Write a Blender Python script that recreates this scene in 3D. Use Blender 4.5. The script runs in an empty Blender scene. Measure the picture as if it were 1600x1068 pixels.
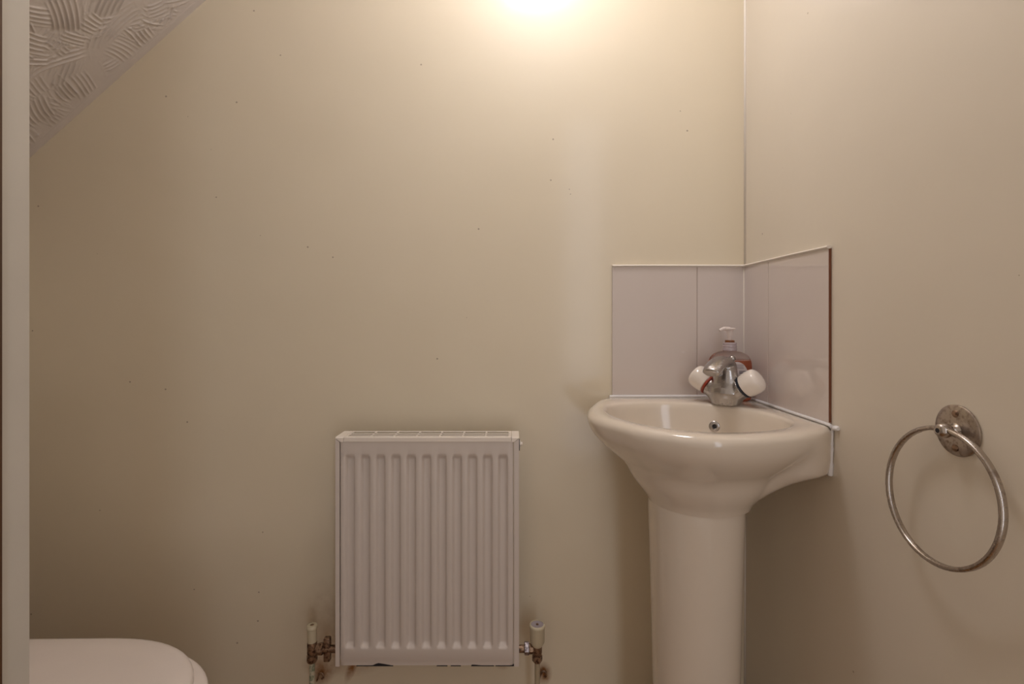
import bpy, bmesh, math, random
import numpy as np
from mathutils import Vector, Matrix
from mathutils.bvhtree import BVHTree

S = bpy.context.scene
COL = S.collection
PI = math.pi
random.seed(4)

# ------------------------------------------------------------------ camera
CAMZ = 1.02          # eye height
D = 1.19             # camera to back wall
XR = 0.549           # right wall
cam_d = bpy.data.cameras.new('camera')
cam_d.sensor_width = 36.0
cam_d.lens = 36.0 * 790.0 / 1600.0
cam_d.shift_y = -37.0 / 1600.0
cam_d.clip_start = 0.02
cam = bpy.data.objects.new('camera', cam_d)
COL.objects.link(cam)
cam.location = (0, 0, CAMZ)
cam.rotation_euler = (PI / 2, 0, 0)
S.camera = cam

# ------------------------------------------------------------------ world, lights, exposure
W = bpy.data.worlds.new('world'); S.world = W
W.use_nodes = True
bg = W.node_tree.nodes['Background']
bg.inputs[0].default_value = (1.0, 0.82, 0.67, 1)
bg.inputs[1].default_value = 0.47

def area(name, loc, rot, sx, sy, power, color):
    l = bpy.data.lights.new(name, 'AREA'); l.shape = 'RECTANGLE'
    l.size = sx; l.size_y = sy; l.energy = power; l.color = color
    o = bpy.data.objects.new(name, l); COL.objects.link(o)
    o.location = loc; o.rotation_euler = rot
    return o
# tall narrow area light, assumed behind the camera, added for the wall's cool streak
area('assumed_streak_light', (0.515, -1.25, 1.25), (PI / 2, 0, 0), 0.27, 2.4, 5.5, (0.82, 0.88, 1.0))
LAMP = (.075, .88, 2.03)
GLOBE = 20.0         # emission of the assumed ceiling globe lamp

S.view_settings.view_transform = 'Standard'
S.view_settings.look = 'None'
S.view_settings.gamma = 1.0
S.view_settings.use_curve_mapping = False
S.view_settings.exposure = 0.0

# ------------------------------------------------------------------ materials
def nt(name):
    m = bpy.data.materials.new(name); m.use_nodes = True
    t = m.node_tree; b = t.nodes['Principled BSDF']
    return m, t, b
def col(c): return (c[0], c[1], c[2], 1)
def link(t, a, b): t.links.new(a, b)
def noise(t, scale, detail=3, rough=.5, vec=None):
    n = t.nodes.new('ShaderNodeTexNoise'); n.inputs['Scale'].default_value = scale
    n.inputs['Detail'].default_value = detail; n.inputs['Roughness'].default_value = rough
    if vec: link(t, vec, n.inputs['Vector'])
    return n
def ramp(t, src, stops):
    r = t.nodes.new('ShaderNodeValToRGB'); link(t, src, r.inputs[0])
    e = r.color_ramp.elements
    while len(e) < len(stops): e.new(.5)
    for i, (p, c) in enumerate(stops):
        e[i].position = p; e[i].color = col(c) if len(c) == 3 else c
    return r
def mixc(t, fac, a, b):
    m = t.nodes.new('ShaderNodeMix'); m.data_type = 'RGBA'
    if hasattr(fac, 'node'): link(t, fac, m.inputs[0])
    else: m.inputs[0].default_value = fac
    for i, v in ((6, a), (7, b)):
        if hasattr(v, 'node'): link(t, v, m.inputs[i])
        else: m.inputs[i].default_value = col(v)
    return m.outputs[2]
def math_(t, op, a, b=None, clamp=False):
    m = t.nodes.new('ShaderNodeMath'); m.operation = op; m.use_clamp = clamp
    for i, v in ((0, a), (1, b)):
        if v is None: continue
        if hasattr(v, 'node'): link(t, v, m.inputs[i])
        else: m.inputs[i].default_value = v
    return m.outputs[0]
def bump(t, b, h, strength, dist):
    n = t.nodes.new('ShaderNodeBump'); n.inputs['Strength'].default_value = strength
    n.inputs['Distance'].default_value = dist
    link(t, h, n.inputs['Height']); link(t, n.outputs[0], b.inputs['Normal'])
    return n
def pos(t):
    return t.nodes.new('ShaderNodeNewGeometry').outputs['Position']
def objc(t):
    return t.nodes.new('ShaderNodeTexCoord').outputs['Object']

def wall_mat(name, base, base2, stains=()):
    m, t, b = nt(name); p = pos(t)
    n1 = noise(t, 2.2, 4, .55, p)
    c = ramp(t, n1.outputs[0], [(.3, base), (.7, base2)]).outputs[0]
    # tiny dark specks, sparse
    v = t.nodes.new('ShaderNodeTexVoronoi'); v.inputs['Scale'].default_value = 19
    link(t, p, v.inputs['Vector'])
    sp = math_(t, 'LESS_THAN', v.outputs['Distance'], 0.042)
    sel = t.nodes.new('ShaderNodeSeparateColor'); link(t, v.outputs['Color'], sel.inputs[0])
    sp = math_(t, 'MULTIPLY', sp, math_(t, 'GREATER_THAN', sel.outputs[0], 0.45))
    sp = math_(t, 'MULTIPLY', sp, 0.55)
    c = mixc(t, sp, c, (.22, .14, .08))
    for (cx, cz, rx, rz, ang, amt, colr) in stains:
        mp = t.nodes.new('ShaderNodeMapping'); mp.vector_type = 'TEXTURE'
        mp.inputs['Location'].default_value = (cx, D, cz)
        mp.inputs['Rotation'].default_value = (0, ang, 0)
        mp.inputs['Scale'].default_value = (rx, 1, rz)
        link(t, p, mp.inputs['Vector'])
        ln = t.nodes.new('ShaderNodeVectorMath'); ln.operation = 'LENGTH'
        link(t, mp.outputs[0], ln.inputs[0])
        f = math_(t, 'SUBTRACT', 1.0, ln.outputs['Value'], True)
        n = noise(t, 60, 3, .6, p)
        f = math_(t, 'MULTIPLY', math_(t, 'MULTIPLY', f, n.outputs[0]), amt, True)
        c = mixc(t, f, c, colr)
    link(t, c, b.inputs['Base Color'])
    n2 = noise(t, 9, 3, .6, p); n3 = noise(t, 420, 2, .5, p)
    h = math_(t, 'ADD', math_(t, 'MULTIPLY', n2.outputs[0], 5.0), math_(t, 'MULTIPLY', n3.outputs[0], .12))
    bump(t, b, h, .22, .0012)
    b.inputs['Roughness'].default_value = .45
    b.inputs['Specular IOR Level'].default_value = .5
    b.inputs['Coat Weight'].default_value = .50; b.inputs['Coat Roughness'].default_value = .13
    return m
RUST = (.30, .13, .04)
M = {}
M['wall_back'] = wall_mat('cream_paint_back', (.79, .70, .535), (.82, .73, .565), [
    (-.385, .235, .10, .06, 0, 1.5, RUST), (-.375, .205, .013, .05, .35, 2.4, RUST), (-.355, .225, .008, .035, -.5, 2.2, RUST), (-.448, .185, .03, .035, .3, 1.9, RUST),
    (-.45, .20, .05, .03, .2, 1.3, RUST), (.074, .185, .022, .03, 0, 2.4, RUST), (-.02, .21, .02, .02, 0, 1.2, RUST), (-.43, .33, .08, .09, 0, .5, RUST)])
M['wall_side'] = wall_mat('cream_paint_side', (.75, .68, .57), (.78, .71, .60))

def simple(name, base, rough=.4, metal=0, coat=0, spec=.5, var=0, bscale=0, bstr=0):
    m, t, b = nt(name)
    if var:
        n = noise(t, 14, 4, .6, pos(t))
        c = ramp(t, n.outputs[0], [(.3, tuple(x * (1 - var) for x in base)), (.7, base)]).outputs[0]
        link(t, c, b.inputs['Base Color'])
    else: b.inputs['Base Color'].default_value = col(base)
    b.inputs['Roughness'].default_value = rough; b.inputs['Metallic'].default_value = metal
    b.inputs['Specular IOR Level'].default_value = spec
    if coat:
        b.inputs['Coat Weight'].default_value = coat; b.inputs['Coat Roughness'].default_value = .05
    if bscale:
        n = noise(t, bscale, 3, .6, pos(t)); bump(t, b, n.outputs[0], bstr, .001)
    return m
M['ceramic'] = simple('glazed_ceramic', (.80, .715, .61), .13, coat=.5, var=.02)
M['toilet'] = simple('toilet_plastic', (.90, .82, .77), .25, var=.02)
M['tile'] = simple('white_glazed_tile', (.70, .625, .585), .06, coat=.6)
M['terracotta'] = simple('tile_body', (.20, .075, .035), .8, bscale=300, bstr=.6)
M['grout'] = simple('white_grout', (.86, .80, .72), .6, bscale=200, bstr=.3)
M['sealant'] = simple('white_sealant', (.88, .87, .88), .35)
M['artex'] = simple('textured_plaster', (.74, .68, .64), .55, var=.05, bscale=90, bstr=.35)
M['ceil'] = simple('ceiling_paint', (.70, .62, .53), .7, bscale=60, bstr=.3)
M['floor'] = simple('brown_vinyl', (.36, .18, .055), .5, var=.3)
M['jamb'] = simple('grey_white_gloss', (.58, .55, .50), .35, var=.06, bscale=25, bstr=.2)
M['darkwood'] = simple('dark_brown_wood', (.09, .035, .012), .5, var=.4)
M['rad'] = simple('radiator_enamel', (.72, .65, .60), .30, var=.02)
M['radtop'] = simple('radiator_enamel_toplit', (.90, .83, .75), .32)  # radiator enamel made paler, the lamplight from above put into the colour
M['black'] = simple('black_metal', (.012, .012, .016), .6)
M['fin'] = simple('grey_steel_fin', (.33, .29, .27), .5)
M['knob'] = simple('white_acrylic', (.88, .81, .74), .15, coat=.5)
M['capw'] = simple('cream_plastic', (.66, .59, .43), .4)
M['red'] = simple('red_ring', (.32, .045, .02), .35)
M['darkring'] = simple('dark_ring', (.02, .025, .04), .35)
M['plastic'] = simple('translucent_white_plastic', (.85, .76, .72), .3)
M['collar'] = simple('clear_ridged_plastic', (.50, .42, .44), .2, coat=.5)
M['amber'] = simple('amber_plastic', (.20, .06, .01), .3)
M['label'] = simple('paper_label', (.74, .68, .68), .5)
M['ink'] = simple('grey_ink', (.16, .13, .17), .6)
M['inkpale'] = simple('pale_ink', (.42, .37, .40), .6)

def metal_worn(name, base, dark, rough, scale, lo=.45, hi=.62, metal=1.0, bmp=.3):
    m, t, b = nt(name); p = pos(t)
    n = noise(t, scale, 5, .65, p)
    c = ramp(t, n.outputs[0], [(lo, base), (hi, dark)]).outputs[0]
    link(t, c, b.inputs['Base Color'])
    r = ramp(t, n.outputs[0], [(lo, (rough,) * 3), (hi, (.55,) * 3)])
    link(t, r.outputs[0], b.inputs['Roughness']); b.inputs['Metallic'].default_value = metal
    bump(t, b, n.outputs[0], bmp, .0006)
    return m
M['chrome'] = metal_worn('limescaled_chrome', (.48, .46, .45), (.36, .33, .31), .20, 45, .50, .80, 1.0, .06)
M['ringmetal'] = metal_worn('tarnished_chrome', (.50, .45, .41), (.26, .20, .16), .24, 70, .50, .80)
M['platemetal'] = metal_worn('spotted_chrome_plate', (.50, .44, .39), (.24, .175, .13), .32, 160, .48, .72)
M['brass'] = metal_worn('tarnished_brass', (.36, .24, .16), (.07, .035, .022), .40, 150, .46, .64, .7)
M['steelnut'] = metal_worn('grey_nut', (.46, .42, .44), (.12, .08, .08), .35, 150, .48, .66, .85)
M['pipepaint'] = None
m, t, b = nt('peeling_pipe_paint'); n = noise(t, 75, 4, .6, pos(t))
c = ramp(t, n.outputs[0], [(.40, (.62, .56, .42)), (.52, (.50, .48, .36)), (.60, (.17, .22, .14)), (.66, (.48, .42, .29))]).outputs[0]
link(t, c, b.inputs['Base Color']); b.inputs['Roughness'].default_value = .5; M['pipepaint'] = m
M['pipecream'] = simple('cream_pipe_paint', (.50, .42, .29), .4, var=.15)

m, t, b = nt('clear_bottle'); b.inputs['Base Color'].default_value = (1, .93, .90, 1)
b.inputs['Transmission Weight'].default_value = 1; b.inputs['Roughness'].default_value = .04; b.inputs['IOR'].default_value = 1.25
M['clear'] = m
m, t, b = nt('orange_soap'); b.inputs['Base Color'].default_value = (.80, .27, .14, 1)
b.inputs['Transmission Weight'].default_value = .55; b.inputs['Roughness'].default_value = .12; b.inputs['IOR'].default_value = 1.33
M['soap'] = m
m, t, b = nt('lit_globe'); b.inputs['Emission Color'].default_value = (1, .955, .97, 1); b.inputs['Emission Strength'].default_value = GLOBE
M['glow'] = m

# ------------------------------------------------------------------ helpers
def finish(name, bm, mat, parent=None, smooth=True, angle=None, kind=None, label=None):
    bmesh.ops.recalc_face_normals(bm, faces=bm.faces)
    me = bpy.data.meshes.new(name); bm.to_mesh(me); bm.free()
    for mm in (mat if isinstance(mat, (list, tuple)) else [mat]): me.materials.append(mm)
    o = bpy.data.objects.new(name, me); COL.objects.link(o)
    if smooth:
        for p in me.polygons: p.use_smooth = True
        if angle is not None: me.set_sharp_from_angle(angle=math.radians(angle))
    if parent: o.parent = parent
    if kind: o['kind'] = kind
    if label: o['label'] = label
    return o
def thing(name, label, cat, loc=(0, 0, 0), rot=(0, 0, 0), group=None):
    o = bpy.data.objects.new(name, None); COL.objects.link(o)
    o.location = loc; o.rotation_euler = rot; o.empty_display_size = .05
    o['label'] = label; o['category'] = cat
    if group: o['group'] = group
    return o
def box(bm, x0, x1, y0, y1, z0, z1, bev=0, seg=2, mat=None):
    r = bmesh.ops.create_cube(bm, size=1)
    vs = r['verts']
    for v in vs:
        v.co = Vector((x0 + (v.co.x + .5) * (x1 - x0), y0 + (v.co.y + .5) * (y1 - y0), z0 + (v.co.z + .5) * (z1 - z0)))
    if bev:
        es = list({e for v in vs for e in v.link_edges})
        bmesh.ops.bevel(bm, geom=es, offset=bev, segments=seg, affect='EDGES', profile=.5)
    return vs
def bx(*a, **k):
    bm = bmesh.new(); box(bm, *a, **k); return bm
def rings(bm, rs, cap0=True, cap1=True, closed=True):
    """loft rings (lists of Vector, same length)"""
    R = [[bm.verts.new(p) for p in r] for r in rs]
    n = len(R[0])
    for a, b2 in zip(R[:-1], R[1:]):
        for i in range(n if closed else n - 1):
            j = (i + 1) % n
            bm.faces.new((a[i], a[j], b2[j], b2[i]))
    if cap0: bm.faces.new(R[0])
    if cap1: bm.faces.new(R[-1][::-1])
    return R
def lathe(bm, prof, n=32, mtx=None, sx=1, sy=1, cap0=True, cap1=True, flute=0, nf=0):
    rs = []
    for r, z in prof:
        ring = []
        for i in range(n):
            a = 2 * PI * i / n
            rr = r * (1 + (flute * math.cos(nf * a) if nf else 0))
            p = Vector((rr * math.cos(a) * sx, rr * math.sin(a) * sy, z))
            ring.append(mtx @ p if mtx else p)
        rs.append(ring)
    rings(bm, rs, cap0, cap1)
def orient(origin, direction):
    q = Vector(direction).normalized().to_track_quat('Z', 'Y')
    return Matrix.Translation(origin) @ q.to_matrix().to_4x4()
def cyl(bm, p0, p1, r, n=20, bev=0, r1=None):
    p0 = Vector(p0); p1 = Vector(p1); L = (p1 - p0).length
    if r1 is None: r1 = r
    prof = [(r, 0), (r1, L)] if not bev else [(r - bev, 0), (r, bev), (r1, L - bev), (r1 - bev, L)]
    lathe(bm, prof, n, orient(p0, p1 - p0))
def tube(bm, pts, rad, n=12, cap=True):
    pts = [Vector(p) for p in pts]; rs = []
    up = Vector((0, 0, 1))
    for i, p in enumerate(pts):
        d = (pts[min(i + 1, len(pts) - 1)] - pts[max(i - 1, 0)]).normalized()
        u = d.cross(up)
        if u.length < .05: u = d.cross(Vector((1, 0, 0)))
        u.normalize(); w = u.cross(d)
        r = rad[i] if isinstance(rad, list) else rad
        ra, rb = r if isinstance(r, (list, tuple)) else (r, r)
        rs.append([p + u * ra * math.cos(2 * PI * k / n) + w * rb * math.sin(2 * PI * k / n) for k in range(n)])
    rings(bm, rs, cap, cap)
def catmull(P, n=8):
    out = []
    for i in range(len(P) - 1):
        p0 = P[max(i - 1, 0)]; p1 = P[i]; p2 = P[i + 1]; p3 = P[min(i + 2, len(P) - 1)]
        for k in range(n):
            t = k / n
            out.append(tuple(.5 * (2 * b + (c - a) * t + (2 * a - 5 * b + 4 * c - d) * t * t + (3 * b - a - 3 * c + d) * t ** 3)
                             for a, b, c, d in zip(p0, p1, p2, p3)))
    out.append(tuple(P[-1])); return out
def struct(name, bm, mat, parent=None, smooth=False):
    return finish(name, bm, mat, parent, smooth, kind='structure' if parent is None else None)

# ------------------------------------------------------------------ room shell
XL = -1.36
SZ0, SX0, SK = 1.767, -.722, .893      # sloping ceiling: z = SZ0 + SK*(x-SX0) on every y
def slope_z(x): return SZ0 + SK * (x - SX0)
ZC = 2.22
XC = SX0 + (ZC - SZ0) / SK
TILE_TOP = CAMZ + 82.0 / 790 * 1.182
YF = .35                                # room face of the doorway wall
struct('wall_back', bx(XL - .1, XR + .1, D, D + .1, -.02, ZC + .1), M['wall_back'])
struct('wall_right', bx(XR, XR + .1, .25, D, -.02, ZC + .1), M['wall_side'])
struct('wall_left', bx(XL - .1, XL, YF, D, -.02, 1.4), simple('white_bounce_paint', (.86, .80, .70), .5))  # out of view, whitened to bounce more light onto the left side
struct('floor', bx(XL - .1, XR + .1, -.6, D + .1, -.12, -.02), M['floor'])
struct('ceiling', bx(XC, XR + .1, YF - .1, D + .1, ZC, ZC + .08), M['ceil'])
bmw = bmesh.new()
box(bmw, XL - .1, -.372, YF - .1, YF - .002, -.02, ZC + .1)
box(bmw, -.372, XR, YF - .1, YF - .002, 2.06, ZC + .1)
struct('wall_front', bmw, simple('white_fill_wall', (.80, .80, .80), .4))  # unseen face, made white to throw fill light and reflections into the room
struct('baseboard_back', bx(XL, XR - .02, D - .018, D, -.02, .12, bev=.004), M['jamb'])
struct('baseboard_right', bx(XR - .018, XR, .36, D - .018, -.02, .12, bev=.004), M['jamb'])

bm = bmesh.new(); cyl(bm, (XR, D, TILE_TOP), (XR, D, ZC), .0032, 12); cyl(bm, (XR - .0006, D - .0006, .12), (XR - .0006, D - .0006, .66), .0026, 8)
struct('trim_1', bm, M['grout'], None, True)

# doorway lining at the left edge of the frame
door = bpy.data.objects.new('door_1', None); COL.objects.link(door); door['kind'] = 'structure'
door.location = (-.352, YF, -.02)
dl = finish('door_lining', bx(-.02, .0188, -.10, 0, 0, 2.08, bev=.0015), M['jamb'], door, True, 30)
ds = finish('door_stop', bx(.0188, .0235, -.055, -.0236, 0, 2.07, bev=.001), M['darkwood'], door, True, 30, label='dark brown wooden strip')
finish('head_lining', bx(.0188, .875, -.10, 0, 2.04, 2.08, bev=.0015), M['jamb'], door, True, 30)

# sloping ceiling with combed plaster relief (real geometry)
def build_artex():
    x_lo, x_hi = XL, XC
    y_lo, y_hi = YF, D
    L = (x_hi - x_lo) * math.hypot(1, SK)
    # fine grid where the photo can see it
    ua, ub = .17 * math.hypot(1, SK), .70 * math.hypot(1, SK)
    us = np.concatenate([np.linspace(0, ua, 12)[:-1], np.linspace(ua, ub, 400), np.linspace(ub, L, 12)[1:]])
    vs = np.concatenate([np.linspace(y_lo, .88, 12)[:-1], np.linspace(.88, y_hi, 200)])
    U, V = np.meshgrid(us, vs)
    Xw = x_lo + U / math.hypot(1, SK)
    H = np.zeros_like(U)
    rng = np.random.RandomState(7)
    def npn(U, V, s, seed):
        r = np.random.RandomState(seed); out = np.zeros_like(U)
        for k in range(7):
            a = r.uniform(0, 2 * PI); f = s * r.uniform(.5, 1.6)
            out += np.sin((U * math.cos(a) + V * math.sin(a)) * f + r.uniform(0, 6.28))
        return out / 7
    def w2u(x): return (x - x_lo) * math.hypot(1, SK)
    # strokes: centre (x, y), radius, span of radius, start angle, sweep
    strokes = []
    for k in range(420):
        strokes.append((rng.uniform(x_lo, -.3), rng.uniform(.6, 1.3), rng.uniform(.12, .26), rng.uniform(.04, .075), rng.uniform(0, 2 * PI), rng.uniform(.35, .75)))
    strokes += [(-1.10, .98, .22, .09, -.25, .55), (-.98, .90, .20, .07, .35, .6), (-1.25, 1.02, .25, .07, -.2, .45), (-.86, .96, .16, .06, 2.6, .7)]
    for (cx, cy, r0, dr, a0, sw) in strokes:
        cu = w2u(cx)
        du = U - cu; dv = V - cy
        r = np.hypot(du, dv) * (1 + .06 * npn(U, V, 30, int(r0 * 1e5))); a = (np.arctan2(dv, du) - a0) % (2 * PI)
        inside = (r > r0 - dr) & (r < r0) & (a < sw)
        wr = np.clip(np.minimum(r - (r0 - dr), r0 - r) / .010, 0, 1) * np.clip(np.minimum(a, sw - a) / .10, 0, 1)
        ph = r * 2 * PI / .0098 + 2.6 * npn(U, V, 48, int(cx * -1e4))
        ridge = np.clip(np.sin(ph), 0, 1) ** 2.5 * (.45 + .55 * np.clip(npn(U, V, 45, int(cy * 1e4)) * 2 + .5, 0, 1))
        edge = np.exp(-((r - r0) / .003) ** 2) * 1.1 + np.exp(-((a - sw) * r / .004) ** 2) * .9
        h = ridge * wr + .5 * edge * np.clip(np.minimum(a + .02, sw - a + .03) / .1, 0, 1)
        H = np.where(inside, H * (1 - wr) + h * .0037 * np.clip(wr + edge * .5, 0, 1), H)
    H += npn(U, V, 160, 11) * .00025 + npn(U, V, 25, 12) * .0006
    fade = np.clip((D - .018 - V) / .014, 0, 1)      # smooth cut-in band beside the wall
    H = H * fade + (V > D - .016) * .0004
    fade2 = np.clip((V - .89) / .03, 0, 1) * np.clip((U - ua) / .02, 0, 1) * np.clip((ub - U) / .02, 0, 1); H = H * fade2
    nx, nz = SK / math.hypot(1, SK), -1 / math.hypot(1, SK)
    P = np.stack([Xw + nx * H, V, slope_z(Xw) + nz * H], -1)
    ny_, nx_ = U.shape
    verts = [tuple(p) for p in P.reshape(-1, 3)]
    idx = np.arange(ny_ * nx_).reshape(ny_, nx_)
    faces = np.stack([idx[:-1, :-1], idx[:-1, 1:], idx[1:, 1:], idx[1:, :-1]], -1).reshape(-1, 4).tolist()
    # back slab so the ceiling has thickness
    base = len(verts)
    verts += [(x_lo, y_lo, slope_z(x_lo) + .08), (x_hi, y_lo, slope_z(x_hi) + .08), (x_hi, y_hi, slope_z(x_hi) + .08), (x_lo, y_hi, slope_z(x_lo) + .08)]
    faces.append([base, base + 1, base + 2, base + 3])
    me = bpy.data.meshes.new('ceiling_slope'); me.from_pydata(verts, [], faces); me.update()
    for p in me.polygons: p.use_smooth = True
    me.materials.append(M['artex'])
    o = bpy.data.objects.new('ceiling_slope', me); COL.objects.link(o); o['kind'] = 'structure'
build_artex()

# ------------------------------------------------------------------ wash basin on pedestal (corner model)
RZ = .835                                # rim height
def uv(u, v, z): return Vector((XR - u, D - v, z))
CU, CV = .189, .21
half = [(0.0, .325), (.035, .352), (.09, .386), (.15, .405), (.21, .412), (.262, .402), (.312, .372), (.343, .343)]
front = [(a, b) for a, b in half]
other = [(b, a) for a, b in half[:-1]][::-1]
other = [(a * .975 if b > .05 else a, b) for a, b in other]
curve = catmull(front + other, 7)
# outer polygon: corner -> along right wall -> front curve -> along back wall
def seg(a, b, n): return [(a[0] + (b[0] - a[0]) * i / n, a[1] + (b[1] - a[1]) * i / n) for i in range(n)]
outer = seg((0.0015, .0015), (0.0015, .325), 12) + [(max(a, .0015), max(b_, .0015)) for a, b_ in curve] + seg((.325, .0015), (0.0015, .0015), 12)[1:]
inner_ctl = [(.050, .215), (.048, .275), (.075, .325), (.14, .360), (.215, .370), (.28, .345), (.325, .300), (.355, .235), (.360, .165), (.338, .105),
             (.285, .078), (.215, .076), (.155, .090), (.105, .112), (.068, .155), (.050, .215)]
inner = catmull(inner_ctl, 8)
def polar(poly, ang):
    d = (math.cos(ang), math.sin(ang)); best = None
    for (a, b_) in zip(poly, poly[1:] + poly[:1]):
        ax, ay = a[0] - CU, a[1] - CV; ex, ey = b_[0] - a[0], b_[1] - a[1]
        det = -d[0] * ey + d[1] * ex
        if abs(det) < 1e-12: continue
        t = (-ax * ey + ay * ex) / det
        s = (d[0] * ay - d[1] * ax) / det
        if t > 0 and -1e-6 <= s <= 1 + 1e-6 and (best is None or t < best): best = t
    return best
def interp(tab, x):
    if x <= tab[0][0]: return tab[0][1]
    for (a, b_), (c, d_) in zip(tab[:-1], tab[1:]):
        if x <= c:
            return b_ + (d_ - b_) * (x - a) / (c - a)
    return tab[-1][1]
def smoothtab(tab, x):
    return sum(interp(tab, x + k * .0022) for k in range(-3, 4)) / 7
angs = [math.atan2(p[1] - CV, p[0] - CU) for p in outer]
Ro = [math.hypot(p[0] - CU, p[1] - CV) for p in outer]
Ri = [polar(inner, a) for a in angs]
wall = []
for p in outer:
    mval = min(p[0], p[1]); k = 1 - min(max((mval - .004) / .055, 0), 1); wall.append(k * k * (3 - 2 * k))
WF = [(.012, 1), (.03, .955), (.045, .865), (.060, .735), (.075, .585), (.090, .43), (.105, .345), (.12, .285), (.135, .195), (.15, .09), (.165, .01)]
WW = [(.012, 1), (.06, .99), (.083, .965), (.088, .90), (.098, .68), (.110, .50), (.125, .33), (.14, .17), (.152, .07), (.160, .03), (.165, .02)]
def ring_at(rf, z, shift=0):
    return [uv(CU + rf(i) * math.cos(a), CV + rf(i) * math.sin(a), z(i) if callable(z) else z) for i, a in enumerate(angs)]
RN = .092
bm = bmesh.new()
RS = []
bowl = [(.12, -.135), (.35, -.133), (.55, -.127), (.70, -.115), (.80, -.098), (.87, -.076), (.918, -.052), (.95, -.032), (.975, -.015), (.99, -.005)]
for f, z in bowl: RS.append(ring_at(lambda i, f=f: Ri[i] * f, RZ + z))
RS.append(ring_at(lambda i: Ri[i] + .001, RZ - .0015))
RS.append(ring_at(lambda i: Ri[i] + .006, RZ + .0012))
RS.append(ring_at(lambda i: (Ri[i] + Ro[i]) * .5, RZ + .0015))
RS.append(ring_at(lambda i: max(Ro[i] - .013, (Ri[i] + Ro[i]) * .5 + .002), RZ + .0012))
RS.append(ring_at(lambda i: Ro[i] - .006, RZ - .0015))
RS.append(ring_at(lambda i: Ro[i] - .0015, RZ - .007))
for dz in [.013, .02, .03, .04, .05, .06, .07, .08, .083, .088, .095, .104, .112, .12, .13, .14, .15, .158, .165]:
    RS.append(ring_at(lambda i, dz=dz: RN + (Ro[i] - RN) * (smoothtab(WF, dz) * (1 - wall[i]) + smoothtab(WW, dz) * wall[i]), RZ - dz))
rings(bm, RS, True, True)
bm.normal_update()
bowl_bvh = BVHTree.FromBMesh(bm)
basin = thing('wash_basin', 'cream ceramic corner wash basin standing on a tall round pedestal', 'wash basin', uv(CU, CV, -.02))
def put(o, par):      # keep world coordinates of a mesh built in world space
    o.parent = par; o.matrix_parent_inverse = Matrix.Translation(-par.location) if par.rotation_euler == (0, 0, 0) else par.matrix_basis.inverted()
    return o
bo = finish('basin_bowl', bm, M['ceramic'], None, True, 60); put(bo, basin)

bm = bmesh.new()
pr = [(.102, -.02), (.104, .0), (.100, .03), (.087, .12), (.0795, .25), (.0798, .33), (.0835, .50), (.087, .62), (.0883, .6715)]
rs = []
for r, z in catmull(pr, 4):
    rs.append([uv(CU + .005 + r * math.copysign(abs(math.cos(a)) ** .94, math.cos(a)), CV + r * math.copysign(abs(math.sin(a)) ** .94, math.sin(a)), z)
               for a in [2 * PI * i / 64 for i in range(64)]])
rings(bm, rs); put(finish('pedestal', bm, M['ceramic'], None, True, 50), basin)

# overflow ring on the back slope of the bowl
src = Vector(uv(.21, .225, RZ - .045))
tgt = Vector(uv(.152, .155, RZ - .045))
hit, nrm, _, _ = bowl_bvh.ray_cast(src, (tgt - src).normalized())
if nrm.dot(src - hit) < 0: nrm = -nrm
bm = bmesh.new()
lathe(bm, [(.0045, -.002), (.0045, .0012), (.006, .0026), (.009, .0026), (.0112, .0012), (.0112, -.001)], 28, orient(hit, nrm), cap0=False, cap1=False)
ofl = put(finish('overflow_ring', bm, M['chrome'], None, True, 40, label='small round chrome overflow ring'), basin)
bm = bmesh.new(); lathe(bm, [(.0052, -.001), (.0052, .0006)], 20, orient(hit, nrm))
put(finish('overflow_hole', bm, M['black'], None, False), basin)
# sealant bead along both walls and down the free end
bm = bmesh.new()
tz = RZ + .0028
bead = [uv(.318, .0075, tz - .001), uv(.31, .0075, tz), uv(.2, .0068, tz), uv(.03, .0068, tz), uv(.0068, .03, tz), uv(.0068, .2, tz), uv(.0068, .318, tz), uv(.008, .331, tz - .002)]
tube(bm, catmull([tuple(p) for p in bead], 6), .0030, 8)
tube(bm, [uv(.003, .322, tz - .004), uv(.003, .332, tz - .004), uv(.003, .340, tz - .003), uv(.003, .344, tz - .003)], [.0025, .0042, .0048, .0030], 8)
tube(bm, catmull([tuple(uv(.003, .328, tz - .005)), tuple(uv(.0035, .3275, RZ - .03)), tuple(uv(.0035, .3255, RZ - .06)), tuple(uv(.0035, .323, RZ - .084))], 5), [.0022] * 5 + [.0030] * 6 + [.0042] * 5, 8)
put(finish('sealant', bm, M['sealant'], None, True, 60, label='bluish white silicone sealant bead'), basin)

# ------------------------------------------------------------------ splashback tiles
sp = thing('tile_splashback', 'white glazed tile splashback in the corner above the wash basin', 'splashback', uv(.15, .004, RZ + .004))
TT = .0052; TH0 = RZ + .004; TH1 = CAMZ + 82.0 / 790 * 1.182
def tile(x0, x1, y0, y1):
    return finish('tile', bx(x0, x1, y0, y1, TH0, TH1, bev=.0009), M['tile'], None, False)
g = .0008
uL = .5490 - (957 - 800) / 790 * 1.182; uM = .5490 - (1090 - 800) / 790 * 1.182
put(tile(XR - uL, XR - uM - g, D - TT, D - .001), sp)
put(tile(XR - uM + g, XR - TT - .001, D - TT, D - .001), sp)
v1 = D - 790 * (XR - TT) / 400.0; v2 = D - .869
put(tile(XR - TT, XR - .001, D - v1 + g, D - TT - .001), sp)
put(tile(XR - TT, XR - .001, D - v2, D - v1 - g), sp)
bm = bmesh.new()
box(bm, XR - uL + .001, XR, D - TT + .0012, D, TH0, TH1 - .001)
box(bm, XR - TT + .0012, XR, D - v2 + .001, D - TT, TH0, TH1 - .001)
put(finish('tile_grout', bm, simple('joint_grout', (.46, .38, .33), .8), None, False), sp)
bm = bmesh.new()
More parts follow.
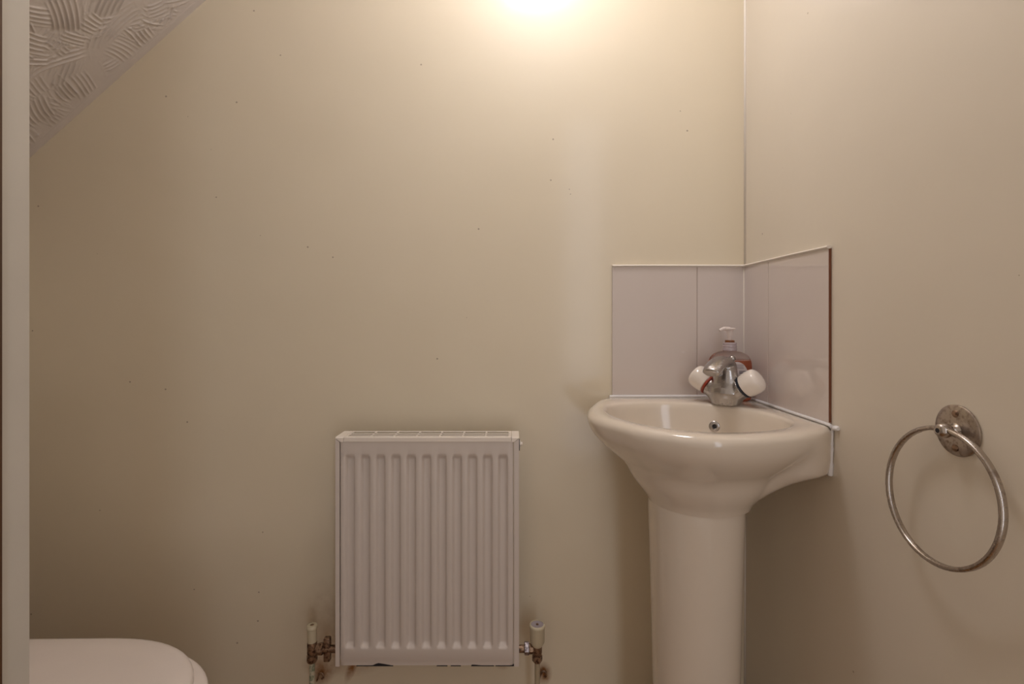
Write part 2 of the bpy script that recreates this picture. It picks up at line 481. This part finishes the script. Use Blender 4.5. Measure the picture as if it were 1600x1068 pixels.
tube(bm, catmull([tuple(uv(uL, .004, TH1)), tuple(uv(.2, .004, TH1 + .0005)), tuple(uv(.03, .0045, TH1)), tuple(uv(.009, .009, TH1 - .0002)), tuple(uv(.0045, .03, TH1)), tuple(uv(.004, .2, TH1 + .0005)), tuple(uv(.004, v2 + .001, TH1))], 5), (.0052, .0030), 8)
box(bm, XR - TT - .0022, XR - TT + .001, D - TT - .0022, D - TT + .001, TH0, TH1, bev=.0008)
put(finish('edge_bead', bm, M['grout'], None, True, 60, label='thin white bead along the tile tops and corner'), sp)
bm = bmesh.new(); box(bm, XR - TT + .0006, XR - .0005, D - v2 - .0006, D - v2 + .002, TH0 + .002, TH1 - .002)
put(finish('tile_edge', bm, M['terracotta'], None, False, label='bare brown clay edge of the end tile'), sp)

# ------------------------------------------------------------------ mixer tap
tap_loc = uv(.092, .108, RZ + .0015)
tap = thing('mixer_tap', 'chrome mixer tap with two white knobs and a beak spout on basin corner', 'tap', tap_loc, (0, 0, -math.radians(45)))
# local -Y = spout direction (towards the bowl), local +X = cold knob, nearer the camera
bm = bmesh.new()
lathe(bm, [(.0265, 0), (.0285, .004), (.0335, .016), (.036, .026), (.033, .036), (.0275, .047), (.0235, .060), (.0205, .074), (.014, .085)], 36, None, 1.12, .86)
EL = math.radians(33)
for s in (-1, 1):
    d = Vector((s * math.cos(EL), 0, math.sin(EL)))
    o0 = Vector((s * .004, 0, .018)); lathe(bm, [(.021, 0), (.0225, .022), (.0215, .037)], 24, orient(o0, d))
sp_path = catmull([(0, .010, .034), (0, .012, .058), (0, .006, .080), (0, -.012, .0915), (0, -.036, .0900), (0, -.060, .0805), (0, -.073, .0705)], 6)
nn = len(sp_path)
rads = [((.0225 - .004 * abs(2 * i / nn - .9)), (.0135 - .003 * i / nn)) for i in range(nn)]
rads[-1] = (.012, .008)
tube(bm, sp_path, rads, 20)
box(bm, -.0145, .0145, -.069, -.045, .0640, .079, bev=.004)
body = finish('tap_body', bm, M['chrome'], tap, True)
rm = body.modifiers.new('remesh', 'REMESH'); rm.mode = 'VOXEL'; rm.voxel_size = .0014; rm.use_smooth_shade = True
sm = body.modifiers.new('smooth', 'SMOOTH'); sm.factor = .5; sm.iterations = 9
for s in (-1, 1):
    d = Vector((s * math.cos(EL), 0, math.sin(EL))); o0 = Vector((s * .004, 0, .018)) + d * .0385
    bm = bmesh.new(); lathe(bm, [(.018, -.003), (.0235, -.001), (.0240, .0008), (.0235, .0026), (.018, .0034)], 36, orient(o0, d))
    finish('indicator_ring', bm, M['red' if s < 0 else 'darkring'], tap, True, 50, label='red hot-side ring' if s < 0 else 'dark cold-side ring')
    bm = bmesh.new()
    prof = [(.0205, .003), (.0232, .0042), (.0244, .010), (.0254, .020), (.0252, .029), (.0232, .0360), (.0180, .0402), (.010, .0418), (.003, .0422)]
    lathe(bm, catmull(prof, 3), 48, orient(o0, d), flute=.012, nf=4)
    finish('knob', bm, M['knob'], tap, True, 60, label='rounded white knob')
bm = bmesh.new()
cyl(bm, (0.006, .021, .01), (0.006, .021, .094), .0022, 12)
bmesh.ops.create_uvsphere(bm, u_segments=20, v_segments=12, radius=.0068, matrix=Matrix.Translation((.006, .021, .0965)))
finish('lift_rod', bm, M['chrome'], tap, True, 50)

# ------------------------------------------------------------------ hand soap bottle
sl = uv(.0615, .0580, RZ + .0015)
soap = thing('soap_bottle', 'clear pump bottle of orange hand soap standing behind the tap', 'soap bottle', sl, (0, 0, math.radians(-3)))
bw, bd = .0475, .0215
def oval_body(bm, s, z0, z1, n=48):
    prof = [(.80, 0.0), (.92, .002), (.97, .008), (1.0, .03), (1.0, .068), (.985, .082), (.94, .0915), (.84, .0995), (.68, .1050), (.48, .1088), (.31, .1108), (.268, .1118), (.262, .1125)]
    rs = []
    for f, z in catmull(prof, 3):
        if z < z0 or z > z1: continue
        r = []
        for i in range(n):
            a = 2 * PI * i / n; ca, sa = math.cos(a), math.sin(a)
            ex = .8
            yy = (bd * min(1, f * 1.15 + .0)) if f < .8 else bd * (f if f < .9 else f)
            r.append(Vector((math.copysign(abs(ca) ** ex, ca) * (bw * f - (1 - s) * .001 * 1), math.copysign(abs(sa) ** ex, sa) * (min(yy, .0125 / .262 * f if f < .5 else yy) - (1 - s) * .001), z)))
        rs.append(r)
    if s < 1:
        rs = [[p + Vector((0, 0, .0012)) for p in r] for r in rs]
    rings(bm, rs)
bm = bmesh.new(); oval_body(bm, 1, 0, 1); finish('bottle', bm, M['clear'], soap, True, 50)
bm = bmesh.new(); oval_body(bm, 0, 0, .0900); finish('liquid_soap', bm, M['soap'], soap, True, 50, label='orange liquid soap')
bm = bmesh.new()
lathe(bm, [(.0142, .111), (.0150, .112), (.0150, .1165), (.0142, .1170), (.0142, .1195), (.0148, .120), (.0148, .1225), (.0140, .123), (.0140, .1262), (.0146, .1268), (.0140, .1292), (.0105, .130)], 32)
finish('collar', bm, M['collar'], soap, True, 35)
bm = bmesh.new(); lathe(bm, [(.0102, .1296), (.0102, .1342), (.008, .1346)], 24); finish('neck_band', bm, M['amber'], soap, True, 40)
bm = bmesh.new()
lathe(bm, [(.0036, .134), (.0036, .1405), (.0052, .1425), (.0060, .150), (.0075, .1565), (.0120, .1588), (.0122, .1612), (.009, .1622)], 28)
tube(bm, catmull([(0, 0, .1600), (-.008, -.0005, .1606), (-.016, -.001, .1598), (-.0225, -.0015, .1562)], 4), [.0040] * 8 + [.0034] * 5, 12)
finish('pump_head', bm, M['plastic'], soap, True, 50)
# round label on the face towards the room, with its printed block
bm = bmesh.new(); lx, lz, ly = .0075, .064, -bd - .0006
def label_y(x, z):
    xx = min(abs(x) / bw, .999); return -bd * (1 - xx ** 2.5) ** .4 - .0007
def disc(bm, cx, cz, r, rx=None, n=36, off=0):
    rx = rx or r; c0 = bm.verts.new((cx, label_y(cx, cz) - off, cz)); R0 = None
    prev = None
    for f in (.35, .7, 1.0):
        ring = [bm.verts.new((cx + rx * f * math.cos(2 * PI * i / n), label_y(cx + rx * f * math.cos(2 * PI * i / n), 0) - off, cz + r * f * math.sin(2 * PI * i / n))) for i in range(n)]
        for i in range(n):
            j = (i + 1) % n
            if prev is None: bm.faces.new((c0, ring[i], ring[j]))
            else: bm.faces.new((prev[i], ring[i], ring[j], prev[j]))
        prev = ring
disc(bm, lx, lz - .012, .036, .0265)
lab = finish('label', bm, M['label'], soap, True)
def strips(rects, mat, name):
    bm = bmesh.new()
    for x0, x1, z0, z1 in rects:
        n = 4; top = []; bot = []
        for i in range(n + 1):
            x = x0 + (x1 - x0) * i / n; y = label_y(x, 0) - .0003
            top.append(bm.verts.new((x, y, z1))); bot.append(bm.verts.new((x, y, z0)))
        for i in range(n): bm.faces.new((bot[i], bot[i + 1], top[i + 1], top[i]))
    finish(name, bm, mat, lab, False)
strips([(.012, .027, .0665 - k * .0042, .0665 - k * .0042 + (.0026 if k % 2 else .0016)) for k in range(7)], M['ink'], 'barcode')
strips([(lx - .016 + random.uniform(0, .002) + max(0, k - 1) * -.001, lx + .016 - random.uniform(0, .003), .0815 - k * .0018, .0815 - k * .0018 + .0008) for k in range(6)] +
       [(-.012, .008 - random.uniform(0, .006), .066 - k * .004, .0668 - k * .004) for k in range(7)], M['inkpale'], 'fine_print')

# ------------------------------------------------------------------ radiator
RX0, RX1 = -.3756, .0150
RYF = 1.075; RYB = 1.134
Zt = CAMZ - .2524; Zp = CAMZ - .2600; Zb = CAMZ - .7395
rad = thing('radiator', 'white ribbed panel radiator with grille top hung low on the back wall', 'radiator', ((RX0 + RX1) / 2, RYF, Zb))
def rput(o): return put(o, rad)
px0, px1 = -.3655, .0030
cx = [(546.7 + 23.91 * k - 800) / 790 * RYF for k in range(11)]
xs = {px0, px0 + .002, px1 - .002, px1}
wt, wb = .0112, .0055
for c_ in cx:
    for w_ in (wt, (wt * .82 + wb * .18), (wt * .5 + wb * .5), (wt * .18 + wb * .82), wb): xs.add(round(c_ - w_, 6)); xs.add(round(c_ + w_, 6))
    xs.add(round(c_, 6))
xs = sorted(xs)
zch1, zch0 = CAMZ - (709 - 497) / 790 * RYF, CAMZ - (1013.5 - 497) / 790 * RYF
zs = [Zb, Zb + .0015, Zb + .010, Zb + .0125, zch0 - .0025]
zs += [zch0 + k * .0115 / 6 for k in range(7)] + [zch0 + .014 + k * (zch1 - zch0 - .03) / 12 for k in range(13)] + [zch1 - .0145 + k * .0125 / 6 for k in range(7)] + [zch1 + .0015, Zp - .004, Zp - .0015, Zp]
zs = sorted(set(round(z, 6) for z in zs))
def sstep(x): x = min(max(x, 0), 1); return x * x * (3 - 2 * x)
def rdepth(x, z):
    dx = min(abs(x - c_) for c_ in cx)
    a = sstep((wt - dx) / (wt - wb)); b_ = min(sstep((z - zch0) / .011), sstep((zch1 - z) / .0125))
    y = .0085 * a * b_
    e = min(x - px0, px1 - x, z - Zb, Zp - z)
    if e < .0014: y += .002
    if z - Zb < .011: y += .0012
    return y
bm = bmesh.new(); G = []
for z in zs: G.append([bm.verts.new((x, RYF + rdepth(x, z), z)) for x in xs])
for r0, r1 in zip(G[:-1], G[1:]):
    for i in range(len(xs) - 1): bm.faces.new((r0[i], r0[i + 1], r1[i + 1], r1[i]))
# return edges to give the pressed panel its thickness
back = [bm.verts.new((x, RYF + .016, z)) for x, z in ((px0, Zb), (px1, Zb), (px1, Zp), (px0, Zp))]
bm.faces.new((back[0], back[1]) + tuple(G[0][::-1])); bm.faces.new((back[3], back[2]) + tuple(G[-1][::-1]))
bm.faces.new([back[0], back[3]] + [r[0] for r in G[::-1]]); bm.faces.new([back[1], back[2]] + [r[-1] for r in G[::-1]])
bm.faces.new(back)
rput(finish('front_panel', bm, M['rad'], None, True, 50))
# side covers with mitred top front
for s in (0, 1):
    a, b_ = (RX0, px0 - .0012) if s == 0 else (px1 + .0012, RX1)
    o_ = a if s == 0 else b_
    bm = bmesh.new()
    # front flange: a mitred strip
    zt_out, zt_in = Zt - .0035, Zt - .0105
    xo, xi = (a, b_) if s == 0 else (b_, a)
    sec = [(xo, Zb - .0005), (xi, Zb - .0005), (xi, zt_in), (xo, zt_out)]
    lo = [bm.verts.new((x, RYF - .001, z)) for x, z in sec]; hi = [bm.verts.new((x, RYF + .004, z)) for x, z in sec]
    bm.faces.new(lo); bm.faces.new(hi[::-1])
    for i in range(4): bm.faces.new((lo[i], lo[(i + 1) % 4], hi[(i + 1) % 4], hi[i]))
    bmesh.ops.bevel(bm, geom=bm.edges[:], offset=.0007, segments=2, affect='EDGES')
    box(bm, min(xo, xo + (.0012 if s == 0 else -.0012)), max(xo, xo + (.0012 if s == 0 else -.0012)), RYF, RYB, Zb, Zt - .003)
    rput(finish('side_cover', bm, M['rad'], None, True, 40))
# top cover: end caps and grille
GX0, GX1 = RX0 + .018, RX1 - .0165
def cap(x0, x1, s):
    bm = bmesh.new()
    pts = [(RYB, Zt - .012), (RYB, Zt + .0), (RYF + .003, Zt), (RYF - .0012, Zt - .002), (RYF - .0012, Zt - .0098), (RYF + .004, Zt - .0098), (RYF + .004, Zt - .004), (RYB - .003, Zt - .004), (RYB - .003, Zt - .012)]
    A = []; B = []
    for y, z in pts:
        xa, xb = x0, x1
        k = (Zt - z) / .0098
        if y < RYF + .005 and z < Zt - .003:
            if s == 0: xa = x0 + .0102 * min(k, 1)
            else: xb = x1 - .0102 * min(k, 1)
        A.append(bm.verts.new((xa, y, z))); B.append(bm.verts.new((xb, y, z)))
    n = len(pts)
    for i in range(n): bm.faces.new((A[i], A[(i + 1) % n], B[(i + 1) % n], B[i]))
    bm.faces.new(A); bm.faces.new(B[::-1])
    return finish('end_cap', bm, M['radtop'], None, False)
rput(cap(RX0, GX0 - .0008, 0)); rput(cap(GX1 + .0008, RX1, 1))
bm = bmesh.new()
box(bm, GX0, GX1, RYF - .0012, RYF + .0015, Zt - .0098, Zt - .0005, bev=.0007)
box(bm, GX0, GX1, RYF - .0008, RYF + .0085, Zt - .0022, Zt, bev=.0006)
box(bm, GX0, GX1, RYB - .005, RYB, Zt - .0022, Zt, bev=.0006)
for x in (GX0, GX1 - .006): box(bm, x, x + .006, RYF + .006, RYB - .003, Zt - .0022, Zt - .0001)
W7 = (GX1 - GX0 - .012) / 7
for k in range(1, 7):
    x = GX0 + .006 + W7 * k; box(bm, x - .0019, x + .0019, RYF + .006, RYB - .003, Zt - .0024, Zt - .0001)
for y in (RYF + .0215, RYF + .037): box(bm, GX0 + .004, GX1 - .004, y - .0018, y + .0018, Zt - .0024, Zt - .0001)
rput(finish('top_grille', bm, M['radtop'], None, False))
# convector fins and rear water panel below the grille
bm = bmesh.new()
nf = 52
for k in range(nf):
    x = px0 + .006 + (px1 - px0 - .012) * k / (nf - 1)
    box(bm, x - .0003, x + .0003, RYF + .017, RYB - .008, Zb + .02, Zt - .018)
rput(finish('convector_fins', bm, M['fin'], None, False, kind='stuff'))
rput(finish('rear_panel', bx(px0 + .002, px1 - .002, RYB - .008, RYB - .003, Zb + .004, Zt - .010, bev=.001), M['rad'], None, True, 40))
# wall brackets
for x in (-.30, -.06):
    rput(finish('wall_bracket', bx(x - .012, x + .012, RYB - .003, D + .001, Zb + .05, Zt - .06, bev=.001), M['fin'], None, True, 40))
# bleed valve
bm = bmesh.new(); zb_ = CAMZ - (694 - 497) / 790 * 1.1
cyl(bm, (RX1 - .002, 1.105, zb_), (RX1 + .0035, 1.105, zb_), .0085, 6)
cyl(bm, (RX1 + .0035, 1.105, zb_), (RX1 + .008, 1.105, zb_), .0045, 16, .0008)
rput(finish('bleed_valve', bm, M['radtop'], None, True, 30))
bm = bmesh.new(); cyl(bm, (RX1 - .004, 1.105, zb_ - .002), (RX1 + .0018, 1.105, zb_ - .002), .0125, 18)
rput(finish('bleed_seal', bm, M['black'], None, True, 30))
# chipped bottom edge: bare black metal, thin irregular flakes on the enamel
def chip(pts):
    bm = bmesh.new()
    P = [((x - 800) / 790 * RYF, CAMZ - (y - 497) / 790 * RYF) for x, y in pts]
    a = [bm.verts.new((x, RYF + .0008, max(z, Zb - .0004))) for x, z in P]; b2 = [bm.verts.new((x, RYF + .004, max(z, Zb - .0004))) for x, z in P]
    bm.faces.new(a); bm.faces.new(b2[::-1]); n = len(P)
    for i in range(n): bm.faces.new((a[i], a[(i + 1) % n], b2[(i + 1) % n], b2[i]))
    rput(finish('paint_chip', bm, M['black'], None, False, label='bare black patch of chipped paint'))
chip([(556, 1041), (560, 1039.8), (570, 1039.6), (582, 1039.2), (587, 1037), (591, 1035.8), (600, 1037.2), (609, 1038.8), (614, 1041)])
chip([(682, 1041), (686, 1039.8), (696, 1039.6), (699, 1041)])
chip([(704, 1041), (706, 1039.6), (716, 1039.9), (720, 1041)])
chip([(736, 1041), (737, 1038.2), (742, 1038.4), (752, 1039.4), (765, 1039.8), (772, 1041)])
chip([(774, 1041), (780, 1039.6), (796, 1039.4), (803, 1038.2), (804, 1041)])

def valve(X, s, big):
    """s=+1: valve right of the radiator"""
    Y = 1.108; z0 = CAMZ - (1013 - 497) / 790 * Y
    e = thing('valve', '', 'x'); del e['label']; del e['category']
    e.location = (X, Y, z0); e.parent = rad; e.matrix_parent_inverse = Matrix.Translation(-rad.location)
    f = 1.0
    bm = bmesh.new()
    lathe(bm, [(.0095, .018), (.0105, .013), (.0105, -.008), (.0088, -.011), (.0088, -.013)], 24)
    lathe(bm, [(.0088, -.013), (.0112, -.0135), (.0112, -.025), (.0095, -.028), (.006, -.028)], 6 if big else 24)
    # arm towards the radiator
    cyl(bm, (0, 0, 0), (-s * (.0415 if big else .0635), 0, 0), .0078, 20)
    cyl(bm, (-s * .010, 0, 0), (-s * .018, 0, 0), .0105, 8)
    finish('valve_body', bm, M['brass'], e, True, 35)
    bm = bmesh.new()
    if big: cyl(bm, (-s * .0175, 0, .001), (-s * .0285, 0, .001), .0132, 8, .0015)
    else: (box(bm, .0334 - .0072, .0334 + .0072, -.0065, .0065, -.026, .0255, bev=.0028), cyl(bm, (.0135, 0, 0), (.0250, 0, 0), .0125, 8, .001))
    finish('union_nut', bm, M['steelnut' if big else 'brass'], e, True, 30)
    bm = bmesh.new()
    if big:
        lathe(bm, [(.010, .006), (.0135, .012), (.0158, .016), (.0160, .046), (.0172, .0485), (.0172, .0525), (.0160, .0540), (.0140, .0545), (.0138, .0525), (.002, .0525)], 60, flute=.012, nf=20)
    else:
        lathe(bm, [(.009, .003), (.0098, .006), (.0100, .044), (.0114, .0455), (.0114, .0505), (.0100, .0525), (.0045, .0530), (.0045, .0505), (.001, .0505)], 36)
    cp = finish('valve_cap', bm, M['capw'], e, True, 40, label='cream plastic cap')
    bm = bmesh.new()
    if big:
        lathe(bm, [(.0136, .0520), (.0136, .0534), (.0115, .0536), (.0110, .0532), (.0020, .0532)], 36)
        finish('cap_disc', bm, M['inkpale'], e, True, 40, label='grey dial disc')
        bm = bmesh.new(); lathe(bm, [(.0030, .0530), (.0030, .0546), (.001, .055)], 16); finish('cap_screw', bm, M['brass'], e, True, 40)
    else:
        lathe(bm, [(.0044, .0500), (.0044, .0520), (.001, .0520)], 16); finish('cap_screw', bm, M['brass'], e, True, 40)
    bm = bmesh.new(); cyl(bm, (0, 0, -.026), (0, 0, -(z0 + .02)), .0058, 20)
    finish('pipe', bm, M['pipecream' if big else 'pipepaint'], e, True, 40)
    # small pipe clip screwed to the wall
    bm = bmesh.new(); k = .019 if big else -.007; zc = -.105 if big else -.109
    tube(bm, catmull([(k - .012, .076, zc - .016), (k - .008, .074, zc - .004), (k - .002, .072, zc + .005), (k + .004, .072, zc + .003), (k + .005, .072, zc - .005), (k + .001, .073, zc - .009)], 5), .0021 if not big else .0026, 8)
    finish('pipe_clip', bm, M['brass'], e, True, 40)
valve((487.7 - 800) / 790 * 1.108, -1, False)
valve((839.5 - 800) / 790 * 1.108, 1, True)

# ------------------------------------------------------------------ towel ring
PY = .6215; PZ = CAMZ - (671.5 - 497) / 790 * .624
tr = thing('towel_ring', 'tarnished chrome towel ring hanging from a round plate on the right wall', 'towel ring', (XR, PY, PZ))
OX = Matrix.Rotation(-PI / 2, 4, 'Y')     # local z -> -x
bm = bmesh.new(); lathe(bm, [(.0305, 0), (.0315, .0006), (.0315, .0024), (.0300, .0036), (.020, .0042), (.002, .0044)], 48, OX)
plate = finish('backplate', bm, M['platemetal'], tr, True, 40)
for dz in (.0205, -.0215):
    bm = bmesh.new(); lathe(bm, [(.0044, .0032), (.0046, .0046), (.0035, .0058), (.001, .0062)], 16, Matrix.Translation((0, 0, dz)) @ OX)
    finish('screw', bm, M['brass'], plate, True, 40)
bm = bmesh.new()
lathe(bm, [(.0095, .0040), (.0070, .0055), (.0052, .010), (.0052, .015)], 24, OX)
lathe(bm, [(.0050, .0105), (.0078, .0125), (.0090, .0165), (.0090, .0205), (.0078, .0242), (.0050, .0262), (.0030, .0262)], 28, OX)
finish('post', bm, M['ringmetal'], tr, True, 50)
bm = bmesh.new(); lathe(bm, [(.0030, .0255), (.0030, .0264)], 12, OX); finish('post_socket', bm, M['black'], tr, False)
Rr = .0815; NR = 96
rs = []
for i in range(NR):
    a = 2 * PI * i / NR
    rad_dir = Vector((0, math.sin(a), math.cos(a))); ax = Vector((-1, 0, 0))
    c0 = Vector((-.0180 , 0, -Rr + .0015)) + rad_dir * Rr
    # the ring stands a little further from the wall at its foot
    c0.x -= .013 * (-c0.z) / (2 * Rr)
    ta, tb = .0030, .0042
    ring = []
    for k in range(12):
        b_ = 2 * PI * k / 12; ca, sa = math.cos(b_), math.sin(b_)
        ring.append(c0 + rad_dir * ta * math.copysign(abs(ca) ** .7, ca) + ax * tb * math.copysign(abs(sa) ** .7, sa))
    rs.append(ring)
bm = bmesh.new(); rings(bm, rs + [rs[0]], False, False); bmesh.ops.remove_doubles(bm, verts=bm.verts[:], dist=1e-6)
finish('ring', bm, M['ringmetal'], tr, True, 60)

# ------------------------------------------------------------------ toilet (cistern against the left wall, bowl pointing right)
LZ = .421
toilet = thing('toilet', 'white toilet with closed lid low at the left, beyond the door frame', 'toilet', (-.86, .775, -.02))
def egg(xt, xh, yc, hw, n=64, hwh=None):
    """outline: rounded tip at x=xt, hinge end at x=xh, half width hw"""
    hwh = hwh or hw * .80; pts = []
    L = xt - xh; xm = xt - hw * 1.25
    for i in range(n // 2 + 1):
        a = -PI / 2 + PI * i / (n // 2)
        ca = math.cos(a); sa = math.sin(a)
        pts.append((xm + (xt - xm) * abs(ca) ** .86, yc + hw * math.copysign(abs(sa) ** .92, sa)))
    nb = 14
    for i in range(1, nb + 1):
        t = i / nb; x = xm + (xh + .025 - xm) * t; pts.append((x, yc + hw + (hwh - hw) * (t * t * (3 - 2 * t))))
    pts.append((xh, yc + hwh - .025)); pts.append((xh, yc - hwh + .025))
    for i in range(nb, 0, -1):
        t = i / nb; x = xm + (xh + .025 - xm) * t; pts.append((x, yc - hw - (hwh - hw) * (t * t * (3 - 2 * t))))
    return pts
def plate_loft(bm, out, cen, levels):
    rs = []
    for f, z in levels: rs.append([Vector((cen[0] + (p[0] - cen[0]) * f, cen[1] + (p[1] - cen[1]) * f, z)) for p in out])
    rings(bm, rs)
TYC = .772
o1 = egg(-.520, -1.0, TYC, .185, hwh=.182)
bm = bmesh.new()
plate_loft(bm, o1, (-.75, TYC), [(.97, LZ - .022), (.99, LZ - .0215), (1.0, LZ - .018), (1.0, LZ - .012), (.992, LZ - .0065), (.978, LZ - .0035), (.94, LZ - .001), (.8, LZ + .0005), (.4, LZ + .0015), (.1, LZ + .002)])
put(finish('lid', bm, M['toilet'], None, True, 60), toilet)
o2 = egg(-.496, -.99, TYC, .188, hwh=.180)
bm = bmesh.new()
plate_loft(bm, o2, (-.74, TYC), [(.97, LZ - .042), (.995, LZ - .040), (1.0, LZ - .036), (1.0, LZ - .030), (.99, LZ - .0255), (.97, LZ - .0235), (.6, LZ - .0235)])
put(finish('seat', bm, M['toilet'], None, True, 60), toilet)
bm = bmesh.new()
o3 = egg(-.505, -1.02, TYC, .178)
plate_loft(bm, o3, (-.80, TYC), [(.42, -.02), (.43, 0), (.40, .10), (.44, .18), (.62, .25), (.86, .32), (.97, .35), (1.0, LZ - .055), (.99, LZ - .046), (.97, LZ - .0425)])
put(finish('pan', bm, M['ceramic'], None, True, 60), toilet)
put(finish('cistern', bx(-1.355, -1.16, TYC - .19, TYC + .19, .42, .78, bev=.02, seg=3), M['ceramic'], None, True, 40), toilet)
put(finish('cistern_lid', bx(-1.357, -1.15, TYC - .20, TYC + .20, .782, .81, bev=.008, seg=3), M['ceramic'], None, True, 40), toilet)
bm = bmesh.new(); box(bm, -1.355, -.98, TYC - .12, TYC + .12, .30, .418, bev=.015)
put(finish('pan_shelf', bm, M['ceramic'], None, True, 40), toilet)
for sy in (-1, 1):
    bm = bmesh.new(); cyl(bm, (-.985, TYC + sy * .075 - .012, LZ - .012), (-.985, TYC + sy * .075 + .012, LZ - .012), .010, 16, .002)
    put(finish('hinge', bm, M['chrome'], None, True, 40), toilet)

# ------------------------------------------------------------------ ceiling lamp above the frame, unseen, assumed from the glare and shadows
lamp = thing('assumed_ceiling_lamp', 'assumed round glowing globe lamp on the ceiling above the radiator', 'lamp', LAMP)
bm = bmesh.new(); bmesh.ops.create_uvsphere(bm, u_segments=32, v_segments=20, radius=.13)
for v in bm.verts: v.co.z *= .42
finish('globe', bm, M['glow'], lamp, True)
bm = bmesh.new(); lathe(bm, [(.10, .03), (.10, .05), (.085, .06), (.085, ZC - LAMP[2])], 32); finish('lamp_base', bm, M['plastic'], lamp, True, 40)
